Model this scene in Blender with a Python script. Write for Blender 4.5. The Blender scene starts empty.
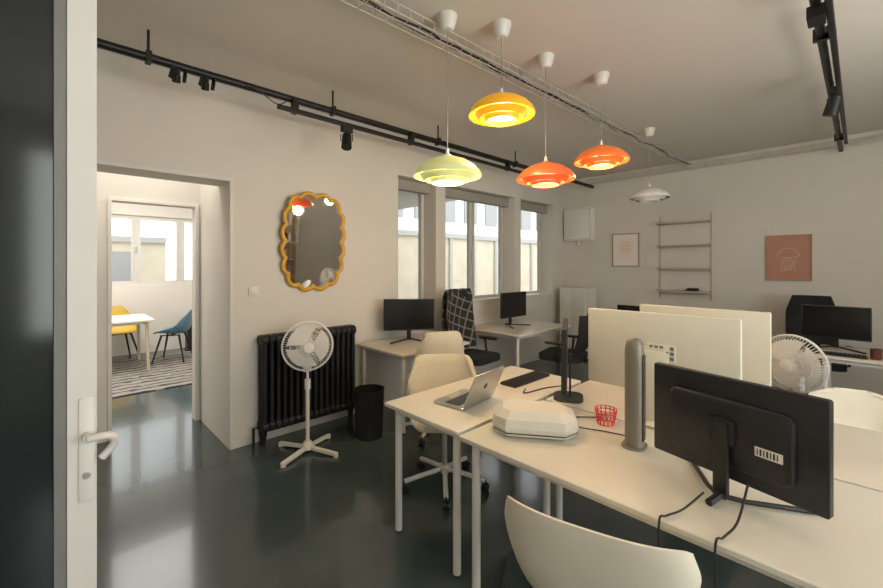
import bpy, math, random
from mathutils import Vector, Matrix, Euler
random.seed(4)
S=bpy.context.scene
pi=math.pi

# ------------------------------------------------------------ materials
def mat(name,col,rough=.5,metal=0,var=.04,scale=6,bump=0,bscale=60,emit=None,estr=0,coat=0,spec=.5):
    m=bpy.data.materials.new(name); m.use_nodes=True
    nt=m.node_tree; b=nt.nodes['Principled BSDF']
    b.inputs['Roughness'].default_value=rough
    b.inputs['Metallic'].default_value=metal
    b.inputs['Specular IOR Level'].default_value=spec
    if coat: b.inputs['Coat Weight'].default_value=coat
    tc=nt.nodes.new('ShaderNodeTexCoord')
    n=nt.nodes.new('ShaderNodeTexNoise'); n.inputs['Scale'].default_value=scale; n.inputs['Detail'].default_value=4
    nt.links.new(tc.outputs['Object'],n.inputs['Vector'])
    r=nt.nodes.new('ShaderNodeValToRGB')
    r.color_ramp.elements[0].position=.3; r.color_ramp.elements[1].position=.7
    r.color_ramp.elements[0].color=tuple(c*(1-var) for c in col)+(1,)
    r.color_ramp.elements[1].color=tuple(min(1,c*(1+var)) for c in col)+(1,)
    nt.links.new(n.outputs['Fac'],r.inputs['Fac']); nt.links.new(r.outputs['Color'],b.inputs['Base Color'])
    if bump:
        n2=nt.nodes.new('ShaderNodeTexNoise'); n2.inputs['Scale'].default_value=bscale
        nt.links.new(tc.outputs['Object'],n2.inputs['Vector'])
        bp=nt.nodes.new('ShaderNodeBump'); bp.inputs['Strength'].default_value=bump; bp.inputs['Distance'].default_value=.01
        nt.links.new(n2.outputs['Fac'],bp.inputs['Height']); nt.links.new(bp.outputs['Normal'],b.inputs['Normal'])
    if emit:
        b.inputs['Emission Color'].default_value=tuple(emit)+(1,); b.inputs['Emission Strength'].default_value=estr
    return m
M={}
M['wall']=mat('wall_paint',(.71,.675,.62),.8,var=.02,scale=1.5,bump=.05)
M['ceil']=mat('ceiling_paint',(.70,.66,.60),.85,var=.02,scale=1.2)
M['trim']=mat('trim_paint',(.72,.7,.66),.5,var=.02)
M['floor']=mat('floor_resin',(.052,.070,.070),.17,var=.14,scale=2.2,bump=.03,bscale=9,coat=.2)
M['desk']=mat('desk_white',(.74,.70,.61),.42,var=.02)
M['white']=mat('white_metal',(.74,.72,.68),.4,var=.02)
M['plastic']=mat('white_plastic',(.76,.74,.69),.4,var=.02)
M['boxwhite']=mat('enclosure_white',(.86,.85,.82),.4,var=.01)
M['cream']=mat('cream_shell',(.74,.69,.57),.5,var=.03)
M['fabric']=mat('cream_fabric',(.70,.64,.51),.85,var=.04,scale=40,bump=.12,bscale=220)
M['panel']=mat('cream_panel',(.74,.70,.58),.6,var=.02)
M['black']=mat('black_plastic',(.014,.014,.015),.42,var=.1)
M['blackm']=mat('black_metal',(.013,.013,.014),.45,var=.1,metal=.2)
M['iron']=mat('black_iron',(.010,.010,.012),.5,var=.15)
M['mesh']=mat('black_fabric',(.018,.018,.02),.9,var=.2,bump=.3,bscale=200)
M['screen']=mat('screen_glass',(.006,.006,.007),.18,var=.05)
M['alu']=mat('aluminium',(.55,.55,.54),.35,metal=.9,var=.03)
M['champagne']=mat('champagne_aluminium',(.24,.215,.175),.5,metal=.3,var=.03)
M['grey']=mat('grey_plastic',(.42,.41,.38),.5)
M['wire']=mat('zinc_wire',(.62,.60,.55),.45,metal=.3)
M['cord']=mat('lamp_cord',(.30,.28,.25),.6)
M['speaker']=mat('stone_plastic',(.68,.65,.58),.55,var=.02)
M['yellowframe']=mat('ochre_lacquer',(.70,.37,.03),.35,var=.06)
M['mirror']=mat('mirror_silver',(.86,.87,.86),.03,metal=1,var=0)
M['wood']=mat('light_wood',(.62,.52,.38),.5,var=.12,scale=12)
M['shelfwood']=mat('pale_wood',(.52,.45,.35),.6,var=.08,scale=12)
M['red']=mat('red_wire',(.7,.06,.04),.4)
M['bluechair']=mat('blue_plastic',(.11,.23,.31),.45)
M['yelchair']=mat('yellow_plastic',(.68,.46,.07),.45)
M['paper']=mat('paper',(.88,.83,.77),.7,var=.01)
M['pink']=mat('pale_pink_paper',(.88,.77,.70),.7,var=.02)
M['salmon']=mat('salmon_paper',(.50,.245,.18),.7,var=.03)
M['oak']=mat('oak_frame',(.42,.28,.15),.5,var=.12)
M['orange']=mat('orange_ink',(.80,.50,.33),.7)
M['beige']=mat('render_beige',(.68,.60,.46),.9,var=.08,scale=2)
M['bgrey']=mat('zinc_grey',(.46,.45,.42),.7,var=.05)
M['cladding']=mat('cladding_white',(.8,.79,.77),.8,var=.03)
M['extwin']=mat('exterior_window',(.36,.36,.36),.4)
M['frameg']=mat('window_frame_paint',(.62,.60,.56),.5,var=.02)
M['blind']=mat('blind_fabric',(.38,.36,.32),.8)
M['asphalt']=mat('paving',(.25,.25,.24),.9)
M['redcup']=mat('dark_red_ceramic',(.12,.04,.03),.4)
M['gasket']=mat('bead_grey',(.2,.2,.19),.5)
M['books']=mat('book_covers',(.4,.2,.12),.6,var=.6,scale=30)

def simple_glass(name,fac=.05):
    m=bpy.data.materials.new(name); m.use_nodes=True; nt=m.node_tree; nt.nodes.clear()
    o=nt.nodes.new('ShaderNodeOutputMaterial'); mx=nt.nodes.new('ShaderNodeMixShader')
    t=nt.nodes.new('ShaderNodeBsdfTransparent'); g=nt.nodes.new('ShaderNodeBsdfGlossy')
    g.inputs['Roughness'].default_value=.02
    t.inputs['Color'].default_value=(.93,.95,.94,1)
    g.inputs['Color'].default_value=(.9,.9,.9,1)
    mx.inputs['Fac'].default_value=fac
    nt.links.new(t.outputs[0],mx.inputs[1]); nt.links.new(g.outputs[0],mx.inputs[2]); nt.links.new(mx.outputs[0],o.inputs[0])
    return m
M['glass']=simple_glass('window_glass')
M['doorglass']=mat('tinted_door_glass',(.018,.024,.025),.1,var=.1,spec=.5)

def tartan():
    m=bpy.data.materials.new('tartan_wool'); m.use_nodes=True; nt=m.node_tree; b=nt.nodes['Principled BSDF']
    b.inputs['Roughness'].default_value=.95
    tc=nt.nodes.new('ShaderNodeTexCoord'); mp=nt.nodes.new('ShaderNodeMapping'); mp.inputs['Rotation'].default_value=(0,.35,0)
    nt.links.new(tc.outputs['Object'],mp.inputs['Vector']); out=[]
    for d in ('X','Z'):
        w=nt.nodes.new('ShaderNodeTexWave'); w.bands_direction=d; w.inputs['Scale'].default_value=3.0
        nt.links.new(mp.outputs['Vector'],w.inputs['Vector'])
        r=nt.nodes.new('ShaderNodeMath'); r.operation='GREATER_THAN'; r.inputs[1].default_value=.93
        nt.links.new(w.outputs['Fac'],r.inputs[0]); out.append(r)
    a=nt.nodes.new('ShaderNodeMath'); a.operation='ADD'
    nt.links.new(out[0].outputs[0],a.inputs[0]); nt.links.new(out[1].outputs[0],a.inputs[1])
    rp=nt.nodes.new('ShaderNodeValToRGB')
    rp.color_ramp.elements[0].color=(.025,.027,.026,1); rp.color_ramp.elements[1].color=(.20,.20,.18,1)
    nt.links.new(a.outputs[0],rp.inputs['Fac']); nt.links.new(rp.outputs['Color'],b.inputs['Base Color'])
    return m
M['tartan']=tartan()
def rugmat():
    m=bpy.data.materials.new('striped_rug_wool'); m.use_nodes=True; nt=m.node_tree; b=nt.nodes['Principled BSDF']
    b.inputs['Roughness'].default_value=.95
    tc=nt.nodes.new('ShaderNodeTexCoord')
    w=nt.nodes.new('ShaderNodeTexWave'); w.bands_direction='X'; w.wave_profile='TRI'; w.inputs['Scale'].default_value=1.9; w.inputs['Distortion'].default_value=3.2; w.inputs['Detail'].default_value=1; w.inputs['Detail Scale'].default_value=3
    nt.links.new(tc.outputs['Object'],w.inputs['Vector'])
    rp=nt.nodes.new('ShaderNodeValToRGB'); rp.color_ramp.interpolation='CONSTANT'
    rp.color_ramp.elements[0].color=(.05,.05,.055,1); rp.color_ramp.elements[1].color=(.38,.35,.30,1); rp.color_ramp.elements[1].position=.38
    e=rp.color_ramp.elements.new(.62); e.color=(.12,.13,.15,1)
    e=rp.color_ramp.elements.new(.78); e.color=(.42,.39,.33,1)
    e=rp.color_ramp.elements.new(.92); e.color=(.25,.12,.09,1)
    nt.links.new(w.outputs['Fac'],rp.inputs['Fac']); nt.links.new(rp.outputs['Color'],b.inputs['Base Color'])
    return m
M['rug']=rugmat()

# ------------------------------------------------------------ mesh builder
def catmull(pts,n):
    pts=[Vector(p) for p in pts]; out=[]
    P=[pts[0]*2-pts[1]]+pts+[pts[-1]*2-pts[-2]]
    for i in range(n):
        t=i/(n-1)*(len(pts)-1); k=min(int(t),len(pts)-2); f=t-k
        a,b,c,d=P[k],P[k+1],P[k+2],P[k+3]
        out.append(.5*((2*b)+(c-a)*f+(2*a-5*b+4*c-d)*f*f+(3*b-a-3*c+d)*f**3))
    return out
class MB:
    def __init__(s): s.v=[];s.f=[];s.m=[];s.mats=[];s.T=Matrix.Identity(4)
    def mi(s,k):
        m=M[k] if isinstance(k,str) else k
        if m not in s.mats: s.mats.append(m)
        return s.mats.index(m)
    def add(s,vs,fs,k,L=None):
        o=len(s.v); i=s.mi(k)
        for p in vs:
            p=Vector(p)
            if L is not None: p=L@p
            s.v.append(s.T@p)
        for f in fs: s.f.append([a+o for a in f]); s.m.append(i)
    def box(s,c,d,k,rot=(0,0,0)):
        x,y,z=[a/2 for a in d]
        L=Matrix.Translation(c)@Euler(rot).to_matrix().to_4x4()
        s.add([(-x,-y,-z),(x,-y,-z),(x,y,-z),(-x,y,-z),(-x,-y,z),(x,-y,z),(x,y,z),(-x,y,z)],
              [(0,3,2,1),(4,5,6,7),(0,1,5,4),(1,2,6,5),(2,3,7,6),(3,0,4,7)],k,L)
    def bb(s,x0,x1,y0,y1,z0,z1,k): s.box(((x0+x1)/2,(y0+y1)/2,(z0+z1)/2),(x1-x0,y1-y0,z1-z0),k)
    def rbox(s,c,d,r,k,rot=(0,0,0),axis='z',seg=5):
        a,b,h={'z':(d[0],d[1],d[2]),'x':(d[1],d[2],d[0]),'y':(d[2],d[0],d[1])}[axis]
        r=min(r,a/2-1e-4,b/2-1e-4); ring=[]
        for q,(sx,sy) in enumerate([(1,1),(-1,1),(-1,-1),(1,-1)]):
            for i in range(seg+1):
                t=q*pi/2+i/seg*pi/2
                ring.append((sx*(a/2-r)+r*math.cos(t),sy*(b/2-r)+r*math.sin(t)))
        def mp(u,v,w): return {'z':(u,v,w),'x':(w,u,v),'y':(v,w,u)}[axis]
        n=len(ring); e=min(.25*r,h*.25,.006)
        lv=[(-h/2,e),(-h/2+e,0),(h/2-e,0),(h/2,e)]; vs=[]
        for w,ins in lv:
            for u,v in ring:
                vs.append(mp(u*(1-2*ins/a),v*(1-2*ins/b),w))
        fs=[]
        for l in range(3):
            for i in range(n):
                j=(i+1)%n; fs.append((l*n+i,l*n+j,(l+1)*n+j,(l+1)*n+i))
        fs.append(tuple(range(n))[::-1]); fs.append(tuple(3*n+i for i in range(n)))
        s.add(vs,fs,k,Matrix.Translation(c)@Euler(rot).to_matrix().to_4x4())
    def cyl(s,p0,p1,r,k,r1=None,n=16):
        p0=Vector(p0);p1=Vector(p1); r1=r if r1 is None else r1
        d=(p1-p0).normalized(); a=d.orthogonal().normalized(); b=d.cross(a)
        vs=[];fs=[]
        for p,q in ((p0,r),(p1,r1)):
            for i in range(n):
                t=2*pi*i/n; vs.append(p+(a*math.cos(t)+b*math.sin(t))*q)
        for i in range(n):
            j=(i+1)%n; fs.append((i,j,n+j,n+i))
        fs.append(tuple(range(n))[::-1]); fs.append(tuple(n+i for i in range(n)))
        s.add(vs,fs,k)
    def lathe(s,prof,k,c=(0,0,0),n=32,L=None):
        vs=[];fs=[]
        for r,z in prof:
            for i in range(n):
                t=2*pi*i/n; vs.append((r*math.cos(t),r*math.sin(t),z))
        for l in range(len(prof)-1):
            for i in range(n):
                j=(i+1)%n; fs.append((l*n+i,l*n+j,(l+1)*n+j,(l+1)*n+i))
        LL=Matrix.Translation(c)@(L if L is not None else Matrix.Identity(4))
        s.add(vs,fs,k,LL)
    def tube(s,pts,r,k,n=8,closed=False):
        pts=[Vector(p) for p in pts]; N=len(pts); vs=[];fs=[]
        tang=[]
        for i in range(N):
            if closed: t=pts[(i+1)%N]-pts[i-1]
            else: t=pts[min(i+1,N-1)]-pts[max(i-1,0)]
            tang.append(t.normalized() if t.length>1e-9 else Vector((0,0,1)))
        a=tang[0].orthogonal().normalized()
        for i in range(N):
            t=tang[i]; a=(a-t*a.dot(t))
            a=a.normalized() if a.length>1e-6 else t.orthogonal().normalized()
            b=t.cross(a)
            for j in range(n):
                q=2*pi*j/n; vs.append(pts[i]+(a*math.cos(q)+b*math.sin(q))*r)
        for i in range(N if closed else N-1):
            i2=(i+1)%N
            for j in range(n):
                j2=(j+1)%n; fs.append((i*n+j,i*n+j2,i2*n+j2,i2*n+j))
        if not closed:
            fs.append(tuple(range(n))[::-1]); fs.append(tuple((N-1)*n+j for j in range(n)))
        s.add(vs,fs,k)
    def ring(s,c,R,r,k,axis='z',n=36,m=6):
        pts=[]
        for i in range(n):
            t=2*pi*i/n; u,v=R*math.cos(t),R*math.sin(t)
            pts.append(Vector(c)+Vector({'z':(u,v,0),'x':(0,u,v),'y':(u,0,v)}[axis]))
        s.tube(pts,r,k,n=m,closed=True)
    def sheet(s,fn,nu,nv,th,k):
        G=[[Vector(fn(i/(nu-1),j/(nv-1))) for j in range(nv)] for i in range(nu)]
        A=[];Bk=[]
        for i in range(nu):
            for j in range(nv):
                du=G[min(i+1,nu-1)][j]-G[max(i-1,0)][j]; dv=G[i][min(j+1,nv-1)]-G[i][max(j-1,0)]
                nrm=du.cross(dv); nrm=nrm.normalized() if nrm.length>1e-9 else Vector((0,0,1))
                e=1 if 0<i<nu-1 and 0<j<nv-1 else .55
                A.append(G[i][j]+nrm*th/2*e); Bk.append(G[i][j]-nrm*th/2*e)
        n=nu*nv; q=lambda i,j:i*nv+j; f1=[];f2=[]
        for i in range(nu-1):
            for j in range(nv-1):
                f1.append((q(i,j),q(i+1,j),q(i+1,j+1),q(i,j+1)))
                f2.append((n+q(i,j),n+q(i,j+1),n+q(i+1,j+1),n+q(i+1,j)))
        bd=[q(i,0) for i in range(nu)]+[q(nu-1,j) for j in range(1,nv)]+[q(i,nv-1) for i in range(nu-2,-1,-1)]+[q(0,j) for j in range(nv-2,0,-1)]
        for a in range(len(bd)):
            b=bd[(a+1)%len(bd)]; a=bd[a]; f1.append((b,a,n+a,n+b))
        s.add(A+Bk,f1+f2,k)
    def obj(s,name,loc=(0,0,0),rz=0,bevel=0,angle=40,ry=0):
        me=bpy.data.meshes.new(name); me.from_pydata([tuple(v) for v in s.v],[],s.f)
        for m in s.mats: me.materials.append(m)
        for p,i in zip(me.polygons,s.m): p.material_index=i; p.use_smooth=True
        me.update(); me.validate()
        me.set_sharp_from_angle(angle=math.radians(angle))
        o=bpy.data.objects.new(name,me); S.collection.objects.link(o)
        o.location=loc; o.rotation_euler=(0,ry,rz)
        if bevel:
            b=o.modifiers.new('bevel','BEVEL'); b.width=bevel; b.segments=2; b.limit_method='ANGLE'; b.angle_limit=math.radians(50)
        return o

# ------------------------------------------------------------ room constants
XL=-3.675; YB=6.64; H=3.05; XR=2.7; YN=-.75; WT=.3
def wall_x(b,x0,x1,y0,y1,z0,z1,ops,k):
    y=y0
    for ya,yb,za,zb in ops:
        if ya>y: b.bb(x0,x1,y,ya,z0,z1,k)
        if za>z0: b.bb(x0,x1,ya,yb,z0,za,k)
        if zb<z1: b.bb(x0,x1,ya,yb,zb,z1,k)
        y=yb
    if y<y1: b.bb(x0,x1,y,y1,z0,z1,k)

WZ0,WZ1=1.05,2.58
wins=[(2.86,3.45),(3.62,5.1),(5.26,6.2)]
b=MB(); wall_x(b,XL-WT,XL,YN,YB,0,H,[(.05,1.08,0,2.25)]+[(a,c,WZ0,WZ1) for a,c in wins],'wall'); b.obj('wall_left')
b=MB(); b.bb(XL-WT,XR+.15,YB,YB+.15,0,H,'wall'); b.obj('wall_back')
b=MB(); wall_x(b,XR,XR+.15,YN,YB,0,H,[(-.2,3.5,.8,2.75)],'wall'); b.obj('wall_right')
b=MB(); b.bb(XL-WT,XR+.15,YN-.15,YN,0,H,'wall'); b.obj('wall_near')
b=MB(); b.bb(-8.95,XR+.15,-1.6,YB+.15,H,H+.15,'ceil'); b.obj('ceiling')
b=MB(); b.bb(-8.95,XR+.15,-1.6,YB+.15,-.12,0,'floor'); b.obj('floor')
b=MB()
b.bb(-4.6,XL-WT,1.08,1.2,0,H,'wall'); b.bb(-4.6,XL-WT,-.07,.05,0,H,'wall')
b.obj('wall_passage')
b=MB(); wall_x(b,-4.72,-4.6,-1.6,2.6,0,H,[(.39,1.035,0,2.12)],'wall'); b.obj('wall_partition')
b=MB(); b.bb(-8.95,-4.72,2.45,2.6,0,H,'wall'); b.obj('wall_annex_right')
b=MB(); b.bb(-8.95,-4.72,-1.6,-1.45,0,H,'wall'); b.obj('wall_annex_left')
b=MB(); wall_x(b,-8.95,-8.8,-1.45,2.45,0,H,[(.2,2.1,1.2,2.42)],'wall'); b.obj('wall_annex_far')
b=MB()
for y0,y1 in ((.36,.39),(1.035,1.065)): b.bb(-4.6,-4.585,y0,y1,0,2.15,'trim')
b.bb(-4.6,-4.585,.39,1.035,2.12,2.15,'trim'); b.obj('trim_1',bevel=.003)
b=MB(); b.bb(XL,XL+.012,1.08,1.11,0,2.28,'trim'); b.bb(XL,XL+.012,.05,1.08,2.25,2.28,'trim'); b.obj('trim_2',bevel=.003)
b=MB(); b.bb(XL,XL+.012,1.11,YB,0,.08,'trim'); b.obj('baseboard_left',bevel=.003)
b=MB(); b.bb(XL+.012,XR,YB-.012,YB,0,.08,'trim'); b.obj('baseboard_back',bevel=.003)

def window_unit(name,xc,y0,y1,z0,z1,panes,fr=.05,glass='glass',transom=None,blind=True,splits=None):
    b=MB(); d=.05
    b.bb(xc-d/2,xc+d/2,y0,y1,z0,z0+fr,'frameg'); b.bb(xc-d/2,xc+d/2,y0,y1,z1-fr,z1,'frameg')
    W=(y1-y0)/panes
    E=[y0+i*W for i in range(panes+1)] if not splits else [y0]+splits+[y1]
    for e in E:
        yc=min(max(e,y0+fr/2),y1-fr/2); b.bb(xc-d/2,xc+d/2,yc-fr/2,yc+fr/2,z0+fr,z1-fr,'frameg')
    for i in range(len(E)-1):
        a=E[i]+fr/2;c=E[i+1]-fr/2
        for q in (a,c-.03): b.bb(xc-.01,xc+.04,q,q+.03,z0+fr,z1-fr,'frameg')
        if transom: b.bb(xc-.02,xc+.035,a,c,transom-.02,transom+.02,'frameg')
    b.bb(xc-.004,xc+.004,y0+fr,y1-fr,z0+fr,z1-fr,glass)
    if panes>1: b.cyl((xc+.045,E[1],z0+.55),(xc+.045,E[1],z0+.67),.008,'alu')
    if blind: b.rbox((xc+.1,(y0+y1)/2,z1-.07),(.1,y1-y0-.01,.13),.02,'blind',axis='y')
    return b.obj(name)
for i,(a,c) in enumerate(wins):
    window_unit('window_%d'%(i+1),XL-WT+.05,a,c,WZ0,WZ1,2 if i==1 else 1)
    bb=MB(); bb.bb(XL-WT+.08,XL+.02,a+.005,c-.005,WZ0,WZ0+.02,'trim'); bb.obj('trim_%d'%(i+3),bevel=.003)
window_unit('window_4',-8.87,.2,2.1,1.2,2.42,3,fr=.07,blind=False,splits=[1.08,1.75])
window_unit('window_5',XR+.08,-.2,3.5,.8,2.75,4,blind=False)

# outside buildings
b=MB()
b.bb(-10.2,-9.6,3.2,20,0,2.45,'beige')
b.bb(-10.3,-9.5,3.2,20,2.45,2.6,'bgrey')
b.bb(-10.9,-10.2,3.2,20,0,6.5,'cladding')
for i in range(14):
    y=3.6+i*1.2
    b.bb(-9.6,-9.52,y,y+.12,0,2.45,'bgrey')
    b.bb(-10.2,-10.14,y+.2,y+.9,3.1,4.5,'extwin')
b.obj('courtyard_building')
b=MB(); b.bb(-14,-13.4,-6,2.3,0,2.15,'beige'); b.bb(-14,-13.3,-6,2.3,2.15,2.3,'bgrey')
for i in range(6): b.bb(-13.4,-13.34,-5+i*1.2,-4.4+i*1.2,.8,1.9,'extwin')
b.obj('neighbouring_building')
b=MB(); b.bb(-30,-8.96,-12,25,-.2,-.02,'asphalt'); b.bb(-8.96,-3.98,2.61,25,-.2,-.02,'asphalt'); b.obj('ground')

# ------------------------------------------------------------ foreground door
b=MB()
dx=-1.49; t=.045; sw=.062
y1=.094; y0=-.72; zt=2.7
b.bb(dx-t,dx,y1-sw,y1,.02,zt,'trim'); b.bb(dx-t,dx,y0,y0+.09,.02,zt,'trim')
b.bb(dx-t,dx,y0+.09,y1-sw,.02,.2,'trim'); b.bb(dx-t,dx,y0+.09,y1-sw,zt-.12,zt,'trim')
b.bb(dx-t+.006,dx-.006,y1-sw-.026,y1-sw,.2,zt-.12,'gasket'); 
b.bb(dx-t/2-.004,dx-t/2+.004,y0+.09,y1-sw-.026,.2,zt-.12,'doorglass')
hy=y1-.022
b.rbox((dx+.003,hy,1.04),(.006,.034,.29),.008,'white',axis='x')
b.cyl((dx,hy,1.08),(dx+.045,hy,1.08),.011,'white')
b.tube(catmull([(dx+.045,hy,1.08),(dx+.05,hy+.02,1.083),(dx+.048,hy+.045,1.08),(dx+.04,hy+.058,1.065),(dx+.03,hy+.052,1.04),(dx+.026,hy+.03,1.015)],18),.010,'white',n=10)
b.cyl((dx+.004,hy,.97),(dx+.012,hy,.97),.009,'alu')
for z in (.3,1.4,2.4): b.cyl((dx-t/2,y0-.008,z),(dx-t/2,y0-.008,z+.1),.008,'alu')
b.obj('door_1',bevel=.003)

# ------------------------------------------------------------ ceiling services
def clamp(b,x,y,z): 
    b.cyl((x,y,z),(x,y,H),.008,'blackm',n=8); b.box((x,y,z),(.07,.03,.07),'blackm')
def spot(b,x,y,z,yaw,tilt=.6):
    b.box((x,y,z-.03),(.04,.1,.05),'blackm')
    b.cyl((x,y,z-.05),(x,y,z-.1),.008,'blackm',n=8)
    d=Vector((math.cos(yaw)*math.cos(tilt),math.sin(yaw)*math.cos(tilt),-math.sin(tilt)))
    c=Vector((x,y,z-.13)); b.cyl(c-d*.06,c+d*.07,.04,'blackm',r1=.045)
    for sgn in (-1,1):
        q=Vector((-d.y,d.x,0)).normalized()*sgn*.05; b.cyl(c+q,c+q+Vector((0,0,.06)),.004,'blackm',n=6)
RX=-3.16; RZ=2.875
b=MB()
b.cyl((RX,-.2,RZ),(RX,YB-.03,RZ),.027,'blackm')
for y in (.45,1.75,3.0,4.4,5.8): clamp(b,RX,y,RZ)
b.obj('lighting_pipe')
b=MB()
b.rbox((RX+.06,2.95,RZ-.11),(.035,3.4,.035),.006,'blackm',axis='y')
for y in (1.4,2.6,4.2): b.box((RX+.03,y,RZ-.06),(.06,.04,.12),'blackm')
spot(b,RX+.06,1.85,RZ-.12,-.6,1.1)
b.tube(catmull([(RX+.03,1.35,RZ-.03),(RX+.05,1.25,RZ-.09),(RX+.05,1.12,RZ-.03),(RX+.02,1.02,RZ)],14),.004,'blackm')
b.obj('track_light')
for i,y in enumerate((.60,.77)):
    b=MB(); b.box((RX,y,RZ-.045),(.05,.04,.03),'blackm'); b.cyl((RX,y,RZ-.05),(RX,y,RZ-.08),.008,'blackm')
    b.box((RX+.01,y,RZ-.09),(.035,.035,.05),'blackm',rot=(.3,.4,.5)); b.box((RX+.045,y-.025,RZ-.07),(.005,.05,.08),'blackm',rot=(0,.3,.7)); b.box((RX+.03,y+.045,RZ-.07),(.05,.005,.08),'blackm',rot=(0,.3,.2)); b.obj('spotlight')
b=MB()
TX=-.16; TZ=2.88
b.cyl((TX,.8,TZ),(TX,YB-.05,TZ),.022,'blackm'); b.rbox((TX+.05,4.0,TZ-.03),(.03,4.2,.03),.006,'blackm',axis='y')
for y in (1.5,3.2,4.6,5.9): clamp(b,TX,y,TZ); b.box((TX+.03,y,TZ-.02),(.07,.03,.03),'blackm')
spot(b,TX+.02,4.1,TZ-.04,2.8,1.3)
b.box((TX,2.85,TZ-.04),(.07,.12,.06),'blackm')
b.obj('track_light')

def cable_tray(name,p0,p1,w=.1,h=.05,step=.1,cables=True,wr=.003):
    b=MB(); p0=Vector(p0);p1=Vector(p1); d=(p1-p0).normalized(); s=Vector((-d.y,d.x,0)); L=(p1-p0).length
    for o,zz in ((-w/2,0),(0,0),(w/2,0),(-w/2,h),(w/2,h)):
        b.cyl(p0+s*o+Vector((0,0,zz)),p1+s*o+Vector((0,0,zz)),wr,'wire',n=6)
    for i in range(int(L/step)+1):
        c=p0+d*i*step
        b.tube([c-s*w/2+Vector((0,0,h)),c-s*w/2,c+s*w/2,c+s*w/2+Vector((0,0,h))],wr*.85,'wire',n=5)
    for i in range(int(L/1.3)):
        c=p0+d*(.4+i*1.3); b.cyl(c,(c.x,c.y,H),.004,'alu',n=6)
    if cables:
        for k in range(2):
            pts=[p0+d*(i*L/30)+s*random.uniform(-.02,.03)+Vector((0,0,.012+random.uniform(-.004,.01))) for i in range(31)]
            b.tube(catmull(pts,90),.007,'black',n=6)
    return b.obj(name)
cable_tray('cable_tray',(-1.91,-.4,2.96),(-1.70,6.5,2.96),w=.12,h=.05,step=.09,wr=.0032)
cable_tray('cable_tray',(-3.2,6.56,2.92),(1.2,6.56,2.92),w=.09,h=.06,cables=False,wr=.0038)

def pendant(x,y,z,col,glow,white=False,e=1.5,watt=12):
    shade=mat('lamp_shade_enamel',col,.35,var=.03,emit=col,estr=.25 if not white else 0)
    inner=mat('lamp_inner',glow,.5,emit=glow,estr=e)
    bulb=mat('lamp_bulb',(1,.9,.7),.5,emit=(1,.82,.52),estr=4.0 if not white else .1)
    b=MB()
    b.lathe([(.001,.10),(.028,.10),(.032,.088),(.07,.082),(.12,.064),(.165,.035),(.192,.006),(.204,-.014),(.205,-.030),(.199,-.030),(.196,-.014),(.16,.015),(.11,.045),(.05,.06),(.001,.062)],shade,n=48)
    b.lathe([(.165,-.018),(.138,-.052),(.133,-.052),(.158,-.014)],shade,n=48)
    b.lathe([(.112,-.03),(.098,-.068),(.093,-.068),(.106,-.028)],shade,n=40)
    b.lathe([(.193,-.012),(.15,.012),(.05,.042),(.001,.045)],inner,n=40)
    b.lathe([(.106,-.03),(.001,-.03)],bulb,n=32)
    b.lathe([(.135,-.045),(.115,-.028),(.11,-.026)],inner,n=32)
    for a in range(3):
        t=a*2*pi/3; b.cyl((.095*math.cos(t),.095*math.sin(t),-.035),(.198*math.cos(t),.198*math.sin(t),-.012),.003,shade,n=6)
    b.cyl((0,0,.1),(0,0,.14),.014,'white',r1=.007)
    b.cyl((0,0,.13),(0,0,H-z-.02),.0028,'cord',n=6)
    b.lathe([(.001,H-z-.085),(.03,H-z-.085),(.045,H-z-.07),(.06,H-z-.01),(.06,H-z),(.001,H-z)],'white',n=24)
    b.obj('pendant_lamp',loc=(x,y,z))
    if not white:
        l=bpy.data.lights.new('bulb_light','POINT'); l.energy=watt; l.color=(1,.76,.46); l.shadow_soft_size=.06
        o=bpy.data.objects.new('bulb_light',l); o.location=(x,y,z-.12); S.collection.objects.link(o)
pendant(-1.553,2.02,2.51,(.90,.44,.01),(1,.55,.06))
pendant(-1.73,1.72,2.11,(.66,.68,.30),(.85,.85,.40),e=.9)
pendant(-1.42,3.12,2.39,(.85,.18,.03),(1,.36,.09))
pendant(-1.574,2.56,2.19,(.80,.12,.03),(1,.30,.08),e=1.4)
pendant(-1.62,4.75,2.315,(.70,.69,.66),(.6,.6,.58),white=True,e=.0)

# ------------------------------------------------------------ left wall items
b=MB()
N=240; W2,H2=.285,.425; path=[]
nb=16
for i in range(N):
    t=2*pi*i/N
    ct,st=math.cos(t),math.sin(t); p=3.2
    r=1/((abs(ct)/W2)**p+(abs(st)/H2)**p)**(1/p)
    path.append(Vector((0,r*ct,r*st)))
Ls=[0]
for i in range(N): Ls.append(Ls[-1]+(path[(i+1)%N]-path[i]).length)
tot=Ls[-1]; pts=[]
for i in range(288):
    s=tot*i/288; k=max(j for j in range(N) if Ls[j]<=s); f=(s-Ls[k])/(Ls[k+1]-Ls[k]); q=path[k].lerp(path[(k+1)%N],f)
    n=q.normalized(); bump=abs(math.sin(pi*nb*i/288))**.8
    pts.append(q+n*(.036*bump-.006))
b.tube([p+Vector((.02,0,0)) for p in pts],.019,'yellowframe',n=10,closed=True)
ring=[p*.985+Vector((.018,0,0)) for p in pts]
b.add(ring+[Vector((.018,0,0))],[(i,(i+1)%288,288) for i in range(288)],'mirror')
b.obj('wall_mirror',loc=(XL+.034,1.815,1.77),angle=60,ry=.065)
b=MB(); n=16; y0=1.29; pit=.0575
for i in range(n):
    y=y0+i*pit+pit/2
    for x in (-.045,0,.045): b.cyl((x,y,.18),(x,y,.88),.021,'iron',n=10)
    for z in (.16,.90):
        b.rbox((0,y,z),(.145,pit-.006,.09),.04,'iron',axis='y')
    b.box((0,y,.52),(.09,.012,.72),'iron')
b.cyl((0,y0,.16),(0,y0+n*pit,.16),.022,'iron'); b.cyl((0,y0,.90),(0,y0+n*pit,.90),.022,'iron')
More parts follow.
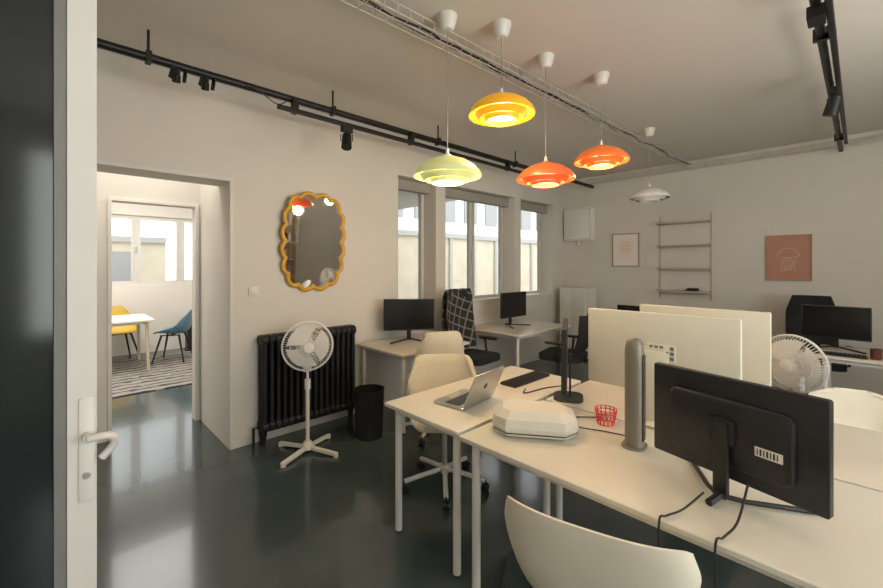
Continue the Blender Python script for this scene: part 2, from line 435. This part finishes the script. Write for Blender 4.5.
for y in (y0+.03,y0+n*pit-.03): b.cyl((0,y,0),(0,y,.12),.02,'iron',r1=.035)
b.tube([(0,y0,.16),(0,y0-.05,.16),(0,y0-.05,.0)],.012,'iron')
b.obj('cast_iron_radiator',loc=(XL+.095,0,0))
b=MB(); b.rbox((.006,0,0),(.012,.08,.08),.006,'plastic',axis='x'); b.rbox((.014,0,0),(.006,.05,.05),.004,'plastic',axis='x'); b.obj('light_switch',loc=(XL,1.27,1.32))

def fan(loc,yaw,hz=.86,pitch=-.0):
    b=MB()
    for a in (pi/4,3*pi/4,5*pi/4,7*pi/4):
        c,s=math.cos(a),math.sin(a)
        b.box((c*.15,s*.15,.03),(.28,.035,.022),'plastic',rot=(0,.06,a)); b.cyl((c*.28,s*.28,0),(c*.28,s*.28,.03),.02,'plastic')
    b.lathe([(.001,.09),(.03,.085),(.05,.05),(.05,.025),(.001,.02)],'plastic',n=24)
    b.cyl((0,0,.05),(0,0,hz-.28),.016,'plastic'); b.cyl((0,0,hz-.36),(0,0,hz-.28),.024,'plastic'); b.cyl((0,0,hz-.3),(0,0,hz-.12),.011,'plastic')
    b.box((-.04,0,hz-.16),(.07,.06,.12),'plastic')
    b.T=Matrix.Translation((0,0,hz))@Euler((0,pitch,0)).to_matrix().to_4x4()
    Lx=Euler((0,pi/2,0)).to_matrix().to_4x4()
    b.lathe([(.001,-.14),(.04,-.135),(.06,-.1),(.06,-.04),(.045,-.02),(.001,-.02)],'plastic',n=24,L=Lx)
    R=.2
    for s,dp in ((1,.075),(-1,-.03)):
        for i in range(60):
            t=2*pi*i/60; pts=[]
            for q in range(7):
                f=q/6; rr=.04+(R-.04)*f; x=.03+dp*(math.sqrt(max(0,1-f**3)))
                pts.append((x,rr*math.cos(t+ .15*f*s),rr*math.sin(t+.15*f*s)))
            b.tube(pts,.0018,'plastic',n=4)
        for rr in (.09,.14):
            f=(rr-.04)/(R-.04); b.ring((.03+dp*math.sqrt(1-f**3),0,0),rr,.0022,'plastic',axis='x',n=32,m=4)
    b.ring((.03,0,0),R,.008,'plastic',axis='x',n=48)
    b.lathe([(.001,.112),(.04,.108),(.04,.1)],'plastic',n=24,L=Lx)
    b.cyl((-.02,0,0),(.06,0,0),.03,'plastic')
    for k in range(3):
        a0=k*2*pi/3
        def fn(u,v,a0=a0):
            rr=.03+.14*v; a=a0+(u-.5)*(1.4+.5*v); return (.04+(u-.5)*.05,rr*math.cos(a),rr*math.sin(a))
        b.sheet(fn,7,6,.003,'plastic')
    b.T=Matrix.Identity(4)
    b.obj('pedestal_fan',loc=loc,rz=yaw)
fan((-3.20,1.54,0),-.35,hz=.88)
fan((-.33,3.82,0),-1.9,hz=.85)

b=MB(); b.lathe([(.001,.01),(.115,.01),(.12,0),(.135,.42),(.138,.43),(.131,.43),(.112,.03),(.001,.03)],'black',n=36); b.obj('waste_bin',loc=(-3.1,2.08,0))

# ------------------------------------------------------------ desks
def desk(x0,x1,y0,y1,z=.75,inset=.06,legr=.02,th=.022,name='desk'):
    b=MB(); cx,cy=(x0+x1)/2,(y0+y1)/2; w,d=x1-x0,y1-y0
    b.rbox((0,0,z-th/2),(w,d,th),.012,'desk')
    fx,fy=w/2-inset,d/2-inset
    for sx in (-1,1):
        for sy in (-1,1):
            b.cyl((sx*fx,sy*fy,.012),(sx*fx,sy*fy,z-th),legr,'white'); b.cyl((sx*fx,sy*fy,0),(sx*fx,sy*fy,.012),legr*.8,'black')
            b.box((sx*fx,sy*fy,z-th-.004),(.09,.09,.008),'white')
    b.box((0,fy,z-th-.02),(2*fx,.02,.035),'white'); b.box((0,-fy,z-th-.02),(2*fx,.02,.035),'white')
    b.box((fx,0,z-th-.02),(.02,2*fy,.035),'white'); b.box((-fx,0,z-th-.02),(.02,2*fy,.035),'white')
    return b.obj(name,loc=(cx,cy,0))
desk(-3.62,-2.86,2.27,3.18,.74)
desk(-3.62,-2.72,3.86,5.06,.74)
desk(-1.93,-1.34,1.40,2.64,.75)
desk(-1.32,.28,1.385,2.12,.745)
desk(-1.32,.28,2.14,2.88,.745)
desk(-.28,1.1,4.9,5.6,.75)
desk(-2.05,-1.0,4.5,5.1,.74)

# ------------------------------------------------------------ monitors (screen faces local +X)
def monitor(loc,yaw,w=.54,h=.33,z0=.12,body='black',foot='v',ports=False,name='computer_monitor',sticker=False,bulge=True):
    b=MB(); zc=z0+h/2
    b.rbox((0,0,zc),(.028,w,h),.008,body,axis='x')
    if bulge: b.rbox((-.022,0,zc-.01),(.03,w*.72,h*.66),.03,body,axis='x')
    b.box((.0145,0,zc+.004),(.002,w-.016,h-.024),'screen')
    xb=-.0375 if bulge else -.0145
    if foot=='v':
        b.rbox((-.055,0,zc*.5+.02),(.02,.045,zc+.02),.008,body,axis='x')
        b.box((-.042,0,zc),(.03,.08,.08),body)
        for s in (-1,1):
            b.tube([(-.07,0,.022),(-.02,s*.06,.014),(.13,s*.2,.009)],.0085,body,n=8)
        b.tube([(-.055,0,.02),(-.13,0,.0125)],.012,body,n=8)
    elif foot=='disc':
        b.rbox((-.03,0,zc*.5),(.012,.05,zc),.005,body,axis='x'); b.rbox((-.02,0,.006),(.17,.2,.012),.05,body)
    elif foot=='imac':
        b.rbox((-.035,0,zc*.55),(.008,.14,zc*1.0),.02,body,axis='x'); b.rbox((.0,0,.005),(.17,.19,.01),.02,body)
        b.box((-.024,0,zc),(.02,.1,.06),body)
    if ports:
        py=-.03
        b.box((xb-.001,py,zc+.01),(.003,.13,.085),'paper')
        for i in range(5):
            for j in range(3):
                if (i*3+j)%7!=5: b.box((xb-.003,py-.048+i*.024,zc-.015+j*.025),(.003,.017,.018),'gasket')
    if sticker:
        b.box((-.0375,-.13,zc-.035),(.002,.075,.03),'paper')
        for k in range(7): b.box((-.0388,-.1-k*.009,zc-.035),(.001,.005 if k%2 else .003,.02),'black')
    return b.obj(name,loc=loc,rz=yaw,bevel=0)
monitor((-3.33,2.74,.74),-.62)
monitor((-3.2,4.42,.74),0)
p0=Vector((-.577,1.775)); p1=Vector((-.061,1.636)); c=(p0+p1)/2; dv=p1-p0
yaw=math.atan2(dv.y,dv.x)+pi/2
monitor((c.x,c.y,.745),yaw,w=.54,h=.345,z0=.065,sticker=True)
monitor((-.725,2.22,.745),pi/2,w=.71,h=.41,z0=.15,body='panel',foot='imac',ports=True,bulge=False)
monitor((-.64,2.66,.745),pi/2,w=.64,h=.40,z0=.16,body='panel',foot='imac',bulge=False)
monitor((-1.25,2.25,.745),3.63,w=.5,h=.36,z0=.09,foot='disc',bulge=False)
monitor((-.17,5.36,.75),-pi/2,w=.48,h=.31,z0=.1)
monitor((-1.28,4.85,.74),-pi/2,w=.46,h=.28,z0=.06)
monitor((-1.78,4.85,.74),-pi/2,w=.46,h=.28,z0=.06)

b=MB()
b.rbox((-.105,0,.008),(.215,.305,.014),.012,'alu'); b.box((-.09,0,.0155),(.1,.26,.001),'black'); b.box((-.175,0,.0155),(.06,.11,.0008),'grey')
b.T=Matrix.Translation((0,0,.016))@Euler((0,.42,0)).to_matrix().to_4x4()
b.rbox((.003,0,.105),(.007,.305,.21),.012,'alu',axis='x'); b.box((-.001,0,.107),(.001,.285,.185),'screen'); b.rbox((.0072,0,.11),(.0015,.03,.035),.012,'black',axis='x')
b.T=Matrix.Identity(4)
b.obj('laptop',loc=(-1.53,1.77,.7505),rz=.12)
b=MB()
def hexring(w,d,z,c=.5):
    x,y=w/2,d/2; k=y*c
    return [(-x,-k,z),(-x+k,-y,z),(x-k,-y,z),(x,-k,z),(x,k,z),(x-k,y,z),(-x+k,y,z),(-x,k,z)]
lv=[(.36,.22,0),(.38,.24,.012),(.40,.26,.05),(.385,.245,.085),(.30,.165,.113)]
vs=[];fs=[]
for w,d,z in lv: vs+=hexring(w,d,z)
for l in range(len(lv)-1):
    for i in range(8): j=(i+1)%8; fs.append((l*8+i,l*8+j,l*8+8+j,l*8+8+i))
fs.append(tuple(range(8))[::-1]); fs.append(tuple(range(32,40)))
b.add(vs,fs,'speaker')
b.add(hexring(.388,.248,.020)+hexring(.394,.254,.026),[(i,(i+1)%8,8+(i+1)%8,8+i) for i in range(8)],'black')
b.obj('tabletop_speaker',loc=(-1.11,1.70,.7455),rz=.62,bevel=.012,angle=20)
b=MB(); b.rbox((0,0,.004),(.10,.12,.008),.04,'champagne')
lvs=[(0,1),(.40,1),(.43,.97),(.455,.85),(.468,.6),(.472,.15)]; vs=[];fs=[];n=24
for z,sc in lvs:
    for i in range(n):
        t=2*pi*i/n; vs.append((.038*sc*math.copysign(abs(math.cos(t))**.7,math.cos(t)),.044*sc*math.copysign(abs(math.sin(t))**.7,math.sin(t)),z+.008))
for l in range(len(lvs)-1):
    for i in range(n): j=(i+1)%n; fs.append((l*n+i,l*n+j,l*n+n+j,l*n+n+i))
fs.append(tuple((len(lvs)-1)*n+i for i in range(n)))
b.add(vs,fs,'champagne'); b.rbox((.036,0,.22),(.01,.05,.38),.01,'black',axis='x')
b.obj('column_speaker',loc=(-.70,1.87,.7455),rz=.15)
def keyboard(loc,rz,k='black'):
    b=MB(); b.rbox((0,0,.007),(.13,.42,.012),.008,k)
    for i in range(5):
        for j in range(14): b.box((-.048+i*.024,-.188+j*.029,.015),(.019,.024,.005),'mesh' if k=='black' else 'plastic')
    b.obj('computer_keyboard',loc=loc,rz=rz)
keyboard((-1.62,2.38,.75),.0)
keyboard((-.17,5.02,.75),pi/2)
b=MB()
for z,r in ((.003,.04),(.03,.048),(.06,.052),(.075,.053)): b.ring((0,0,z),r,.0025,'red',n=24,m=5)
for i in range(14):
    t=2*pi*i/14; b.tube([(.04*math.cos(t),.04*math.sin(t),.003),(.053*math.cos(t+.3),.053*math.sin(t+.3),.075)],.002,'red',n=4)
    t=-t; b.tube([(.04*math.cos(t),.04*math.sin(t),.003),(.053*math.cos(t-.3),.053*math.sin(t-.3),.075)],.002,'red',n=4)
b.obj('wire_basket',loc=(-.90,2.03,.745))
def mug(loc,k='redcup'):
    b=MB(); b.lathe([(.001,0),(.03,0),(.036,.01),(.038,.09),(.034,.09),(.031,.012),(.001,.01)],k,n=24)
    b.tube([(.035,0,.075),(.06,0,.07),(.065,0,.045),(.055,0,.025),(.035,0,.02)],.005,k,n=6); b.obj('coffee_mug',loc=loc)
mug((.09,5.02,.75))

# ------------------------------------------------------------ chairs (face local +Y)
def shell(b,k,th=.008,w=1,arm=.1,curl=.07,hb=.82,seat=.45,top=.15):
    prof=catmull([(.23,0,0),(.17,.015,0),(.02,-.005,0),(-.13,-.005,0),(-.205,.04,0),(-.245,.14,0),(-.27,.25,0),(-.29,hb-seat,0)],33)
    ws=catmull([(.15,0,0),(.215,0,0),(.235,0,0),(.25,0,0),(.262,0,0),(.262,0,0),(max(.24,top+.02),0,0),(top,0,0)],33)
    cs=catmull([(.01,0,0),(.03,0,0),(.9*arm,0,0),(1.4*arm,0,0),(1.5*arm,0,0),(.11,0,0),(curl,0,0),(.02 if top<.2 else curl*.8,0,0)],33)
    def fn(u,v):
        i=min(int(round(v*32)),32); p=prof[i]; a=prof[max(i-1,0)]; c=prof[min(i+1,32)]
        t=(c-a).normalized()
        uu=(u-.5)*2; cc=cs[i].x*abs(uu)**2.6; wx=ws[i].x*w
        f=p.x; z=p.y+seat
        if v>.8: z-=.035*abs(uu)**5*(v-.8)/.2
        nf,nz=t.y,-t.x
        return (wx*math.sin(uu*pi/2*.92)/math.sin(pi/2*.92), f+nf*cc, z+nz*cc)
    b.sheet(fn,25,33,th,k)
def legs_wood(b,k='wood',seat=.43):
    for sx in (-1,1):
        for sy in (-1,1): b.cyl((sx*.13,sy*.12,seat),(sx*.23,sy*.22,0),.016,k,r1=.011,n=12)
        b.tube([(sx*.13,.12,seat-.01),(sx*.13,-.12,seat-.01)],.009,'blackm')
    b.box((0,0,seat-.012),(.26,.05,.015),'blackm')
def shell_chair(loc,rz,k='cream',legk='wood',name='shell_chair',arm=.1,hb=.82,top=.15,th=.008,curl=.07):
    b=MB(); shell(b,k,arm=arm,hb=hb,top=top,th=th,curl=curl); legs_wood(b,legk,.432); b.obj(name,loc=loc,rz=rz)
def starbase(b,k,seat=.42,R=.29):
    for i in range(5):
        a=i*2*pi/5+.3; c,s=math.cos(a),math.sin(a)
        b.tube([(0,0,.12),(c*R*.5,s*R*.5,.1),(c*R,s*R,.075)],.016,k,n=8)
        b.cyl((c*R,s*R,.04),(c*R,s*R,.08),.008,'black',n=8)
        for o in (-.014,.014): b.cyl((c*R-s*(o-.008),s*R+c*(o-.008),.027),(c*R-s*(o+.008),s*R+c*(o+.008),.027),.027,'black',n=14)
    b.cyl((0,0,.09),(0,0,.15),.03,k); b.cyl((0,0,.12),(0,0,seat),.02,'alu'); b.box((0,0,seat-.01),(.18,.2,.03),'black')
def swivel_shell(loc,rz,k='fabric',base='white',th=.045,hb=.88,seat=.47,name='swivel_chair',w=1,curl=.09,top=.15):
    b=MB(); starbase(b,base,seat-.03); shell(b,k,th=th,arm=.03,hb=hb,seat=seat,w=w,curl=curl,top=top); b.obj(name,loc=loc,rz=rz)
def office_chair(loc,rz,cover=None,hb=1.2,name='office_chair'):
    b=MB(); starbase(b,'black',.44)
    b.rbox((0,.02,.49),(.48,.47,.07),.08,'mesh')
    def back(u,v):
        x=(u-.5)*(.44 if v<.7 else .44-.12*(v-.7)/.3); return (x,-.23-.05*v-.03*math.sin(v*pi)+.22*(u-.5)**2*1.2,.58+(hb-.58)*v)
    b.sheet(back,11,12,.03,'mesh')
    b.tube([(0,-.1,.45),(0,-.28,.47),(0,-.31,.6),(0,-.31,.8)],.018,'black')
    for s in (-1,1): b.tube([(s*.2,0,.46),(s*.28,0,.48),(s*.28,-.02,.66)],.014,'black'); b.rbox((s*.28,.02,.67),(.07,.25,.025),.03,'black')
    if cover:
        def cf(u,v):
            x=(u-.5)*(.50+.02*math.sin(v*9)); q=1-abs(2*v-1); z=.56+(hb+.02-.56)*q**.8
            side=.035 if v<.5 else -.035
            rnd=min(1,(1-q)*7); wav=.012*math.sin(u*14+v*3)
            return (x,-.23-.05*q-.03*math.sin(q*pi)+.26*(u-.5)**2+side*rnd+wav*(1-q),z)
        b.sheet(cf,21,31,.008,cover)
    b.obj(name,loc=loc,rz=rz)
shell_chair((-.61,1.35,0),.26,arm=.115,hb=.815,top=.255,th=.014,curl=.10)
swivel_shell((-2.04,2.0,0),-2.3,hb=.86,top=.2,w=.98)
swivel_shell((-2.74,2.54,0),pi/2-.45,hb=.98,th=.05,w=.92,curl=.12,top=.17)
office_chair((-3.12,3.52,0),-pi/2+.1,cover='tartan',hb=1.24)
office_chair((-2.42,4.36,0),pi/2+.2,hb=.98)
swivel_shell((.04,3.3,0),pi+.3,k='cream',th=.02,hb=.78,top=.10,w=.9,curl=.05)
swivel_shell((-.78,3.3,0),pi-.2,k='cream',th=.012,hb=.80)
office_chair((-.36,6.02,0),pi+.15,hb=1.20)

# ------------------------------------------------------------ back wall items
b=MB(); b.rbox((0,-.06,0),(.50,.12,.56),.008,'boxwhite',axis='y'); b.box((0,-.121,0),(.46,.004,.52),'grey'); b.rbox((0,-.127,0),(.45,.012,.51),.006,'boxwhite',axis='y'); b.cyl((.19,-.13,0),(.19,-.145,0),.01,'alu')
b.box((.0,-.05,-.32),(.03,.03,.08),'boxwhite')
b.obj('electrical_panel',loc=(-3.39,YB,2.25))
b=MB()
b.rbox((0,0,.60),(.46,.4,1.14),.01,'white'); b.rbox((-.115,-.205,.60),(.215,.01,1.1),.004,'plastic',axis='y'); b.rbox((.115,-.205,.60),(.215,.01,1.1),.004,'plastic',axis='y')
for s in (-1,1):
    b.cyl((s*.02,-.21,.65),(s*.02,-.225,.65),.008,'alu')
    for t in (-1,1): b.cyl((s*.2,t*.15,0),(s*.2,t*.15,.04),.018,'black')
b.obj('storage_cabinet',loc=(-3.30,6.38,0))
def poster(name,xc,zc,w,h,fk,pk,draw,fw=.012):
    b=MB()
    for s in (-1,1):
        b.box((s*(w/2-fw/2),-.012,0),(fw,.024,h),fk); b.box((0,-.012,s*(h/2-fw/2)),(w-2*fw,.024,fw),fk)
    b.box((0,-.008,0),(w-2*fw,.008,h-2*fw),pk); draw(b); b.obj(name,loc=(xc,YB,zc))
def d1(b):
    b.box((0,-.0125,.01),(.24,.001,.32),'pink')
    for i in range(4):
        b.box((-.06+i*.04,-.0135,.04),(.006,.001,.17),'orange'); b.box((0,-.0135,-.04+i*.053),(.13,.001,.006),'orange')
poster('framed_poster',-2.62,1.79,.42,.53,'oak','paper',d1,fw=.013)
def d2(b):
    def arc(rx,rz,z0,a0,a1,n=20): return [(rx*math.cos(a0+(a1-a0)*i/n),-.0135,z0+rz*math.sin(a0+(a1-a0)*i/n)) for i in range(n+1)]
    b.tube(arc(.1,.09,.03,0,pi),.003,'pink',n=5); b.tube(arc(.1,.025,.03,pi,2*pi),.003,'pink',n=5)
    for k in range(6):
        x=-.06+k*.024; b.tube([(x+.008*math.sin(q*1.1+k),-.0135,.01-.022*q) for q in range(9)],.0022,'pink',n=5)
poster('framed_print',-.63,1.64,.44,.57,'oak','salmon',d2)
b=MB()
for s in (-1,1):
    for z in (1.17,1.50,1.83,2.16):
        b.tube([(s*.33,-.01,z+.05),(s*.33,-.19,z-.005),(s*.33,-.01,z-.02)],.003,'grey',n=6)
    b.cyl((s*.33,-.012,1.05),(s*.33,-.012,2.28),.006,'grey',n=6)
for z in (1.17,1.50,1.83,2.16): b.rbox((0,-.105,z),(.65,.19,.022),.004,'shelfwood')
b.obj('wall_shelf',loc=(-1.78,YB,0))
b=MB(); b.rbox((0,0,.01),(.16,.12,.02),.01,'black'); b.rbox((0.01,0,.03),(.13,.1,.02),.01,'mesh'); b.obj('stacked_notebooks',loc=(-1.66,YB-.11,1.181))
b=MB()
for s in (-1,1): b.box((-.14,s*.4,1.1),(.28,.02,2.2),'wood')
for k in range(6):
    b.box((-.14,0,.05+k*.42),(.28,.78,.02),'wood')
    if k<5:
        y=-.37
        while y<.2:
            w=random.uniform(.02,.05); h=random.uniform(.18,.3); b.box((-.15,y+w/2,.06+k*.42+h/2),(.18,w-.002,h),random.choice(['books','salmon','grey','black','paper'])); y+=w
b.obj('bookcase',loc=(XR-.01,4.0,0))

# ------------------------------------------------------------ annex furniture
b=MB(); b.rbox((0,0,.725),(1.0,1.5,.03),.02,'desk')
for sx in (-1,1):
    for sy in (-1,1): b.cyl((sx*.43,sy*.68,0),(sx*.41,sy*.66,.71),.018,'wood',r1=.024)
b.box((0,0,.69),(.8,1.3,.04),'desk'); b.obj('meeting_table',loc=(-7.72,.36,.012))
b=MB(); b.box((0,0,.005),(2.3,2.2,.01),'rug'); b.obj('striped_rug',loc=(-7.2,.95,0))
shell_chair((-7.72,1.43,.012),pi-.5,'bluechair','blackm',arm=.1,hb=.82)
shell_chair((-8.42,.80,.0),-pi/2+.2,'yelchair','blackm',arm=.1,hb=.86)
b=MB(); b.rbox((0,0,.32),(.22,.25,.6),.02,'black'); b.cyl((.111,0,.4),(.114,0,.4),.08,'mesh'); b.cyl((.111,0,.18),(.114,0,.18),.05,'mesh'); b.rbox((0,0,.01),(.26,.28,.02),.02,'black'); b.obj('floor_speaker',loc=(-8.6,1.92,.0))

# ------------------------------------------------------------ cables
def cable(pts,r=.0035,k='black',name='power_cable'):
    b=MB(); b.tube(catmull(pts,60),r,k,n=6); return b.obj(name)
cable([(-.36,1.55,.80),(-.40,1.47,.76),(-.43,1.41,.752),(-.44,1.375,.745),(-.43,1.36,.6),(-.38,1.37,.3),(-.3,1.45,.06),(-.2,1.6,.006)])
cable([(-.25,1.60,.85),(-.26,1.5,.77),(-.28,1.42,.751),(-.29,1.372,.745),(-.29,1.36,.55),(-.33,1.4,.2),(-.4,1.55,.006)])
cable([(-.7,1.95,.752),(-.85,1.92,.75),(-.98,1.88,.75),(-1.05,1.97,.75),(-.95,2.08,.75)],.003)
cable([(-1.3,1.72,.006),(-1.15,1.5,.006),(-1.0,1.62,.006),(-.85,1.85,.006),(-1.0,2.05,.006),(-1.2,1.95,.006),(-1.15,1.7,.014),(-.9,1.6,.014)],.005)
cable([(-1.5,2.2,.755),(-1.45,2.12,.755),(-1.42,2.3,.754),(-1.36,2.45,.754)],.0035)
b=MB(); b.rbox((0,0,.02),(.3,.06,.035),.01,'plastic'); 
for i in range(4): b.cyl((-.1+i*.065,0,.037),(-.1+i*.065,0,.041),.02,'black')
b.obj('power_strip',loc=(-.6,2.0,0),rz=.5)

# ------------------------------------------------------------ lighting
def area(name,loc,rot,sx,sy,e,col):
    l=bpy.data.lights.new(name,'AREA'); l.shape='RECTANGLE'; l.size=sx; l.size_y=sy; l.energy=e; l.color=col
    o=bpy.data.objects.new(name,l); o.location=loc; o.rotation_euler=rot; S.collection.objects.link(o); return o
area('fill_window_5',(XR+.3,1.65,1.77),(0,pi/2,0),1.95,3.7,110,(1,.97,.93))  # added room fill, set just outside the unseen right-hand window
area('ceiling_fill',(1.7,2.4,1.1),(pi,0,0),1.2,1.2,46,(1,.92,.82))  # added fill aimed up to brighten the ceiling, no lamp stands here
area('annex_fill',(-6.7,.4,3.0),(0,0,0),2.8,2.8,125,(1,.96,.9))  # added fill for the annex, out of view above the door head
area('passage_fill',(-4.28,.56,3.0),(0,0,0),.3,.5,9,(1,.95,.88))  # small added fill to whiten the passage walls, not a real fixture
w=bpy.data.worlds.new('overcast_sky'); S.world=w; w.use_nodes=True
w.node_tree.nodes['Background'].inputs[0].default_value=(.97,.97,1,1); w.node_tree.nodes['Background'].inputs[1].default_value=3.0
for n_,(a,c) in enumerate(wins):
    o=area('sky_portal',(XL-WT-.02,(a+c)/2,(WZ0+WZ1)/2),(0,-pi/2,0),WZ1-WZ0,c-a,1,(1,1,1)); o.data.cycles.is_portal=True
o=area('sky_portal',(-8.97,1.15,1.81),(0,-pi/2,0),1.22,1.9,1,(1,1,1)); o.data.cycles.is_portal=True

# ------------------------------------------------------------ camera
cam=bpy.data.cameras.new('camera'); co=bpy.data.objects.new('camera',cam); S.collection.objects.link(co)
cam.sensor_width=36; cam.lens=405/883*36; cam.shift_y=-29/883; cam.clip_start=.02
co.location=(0,0,1.55); co.rotation_euler=(pi/2,0,math.radians(46))
S.camera=co
S.view_settings.view_transform='Standard'
S.view_settings.look='None'
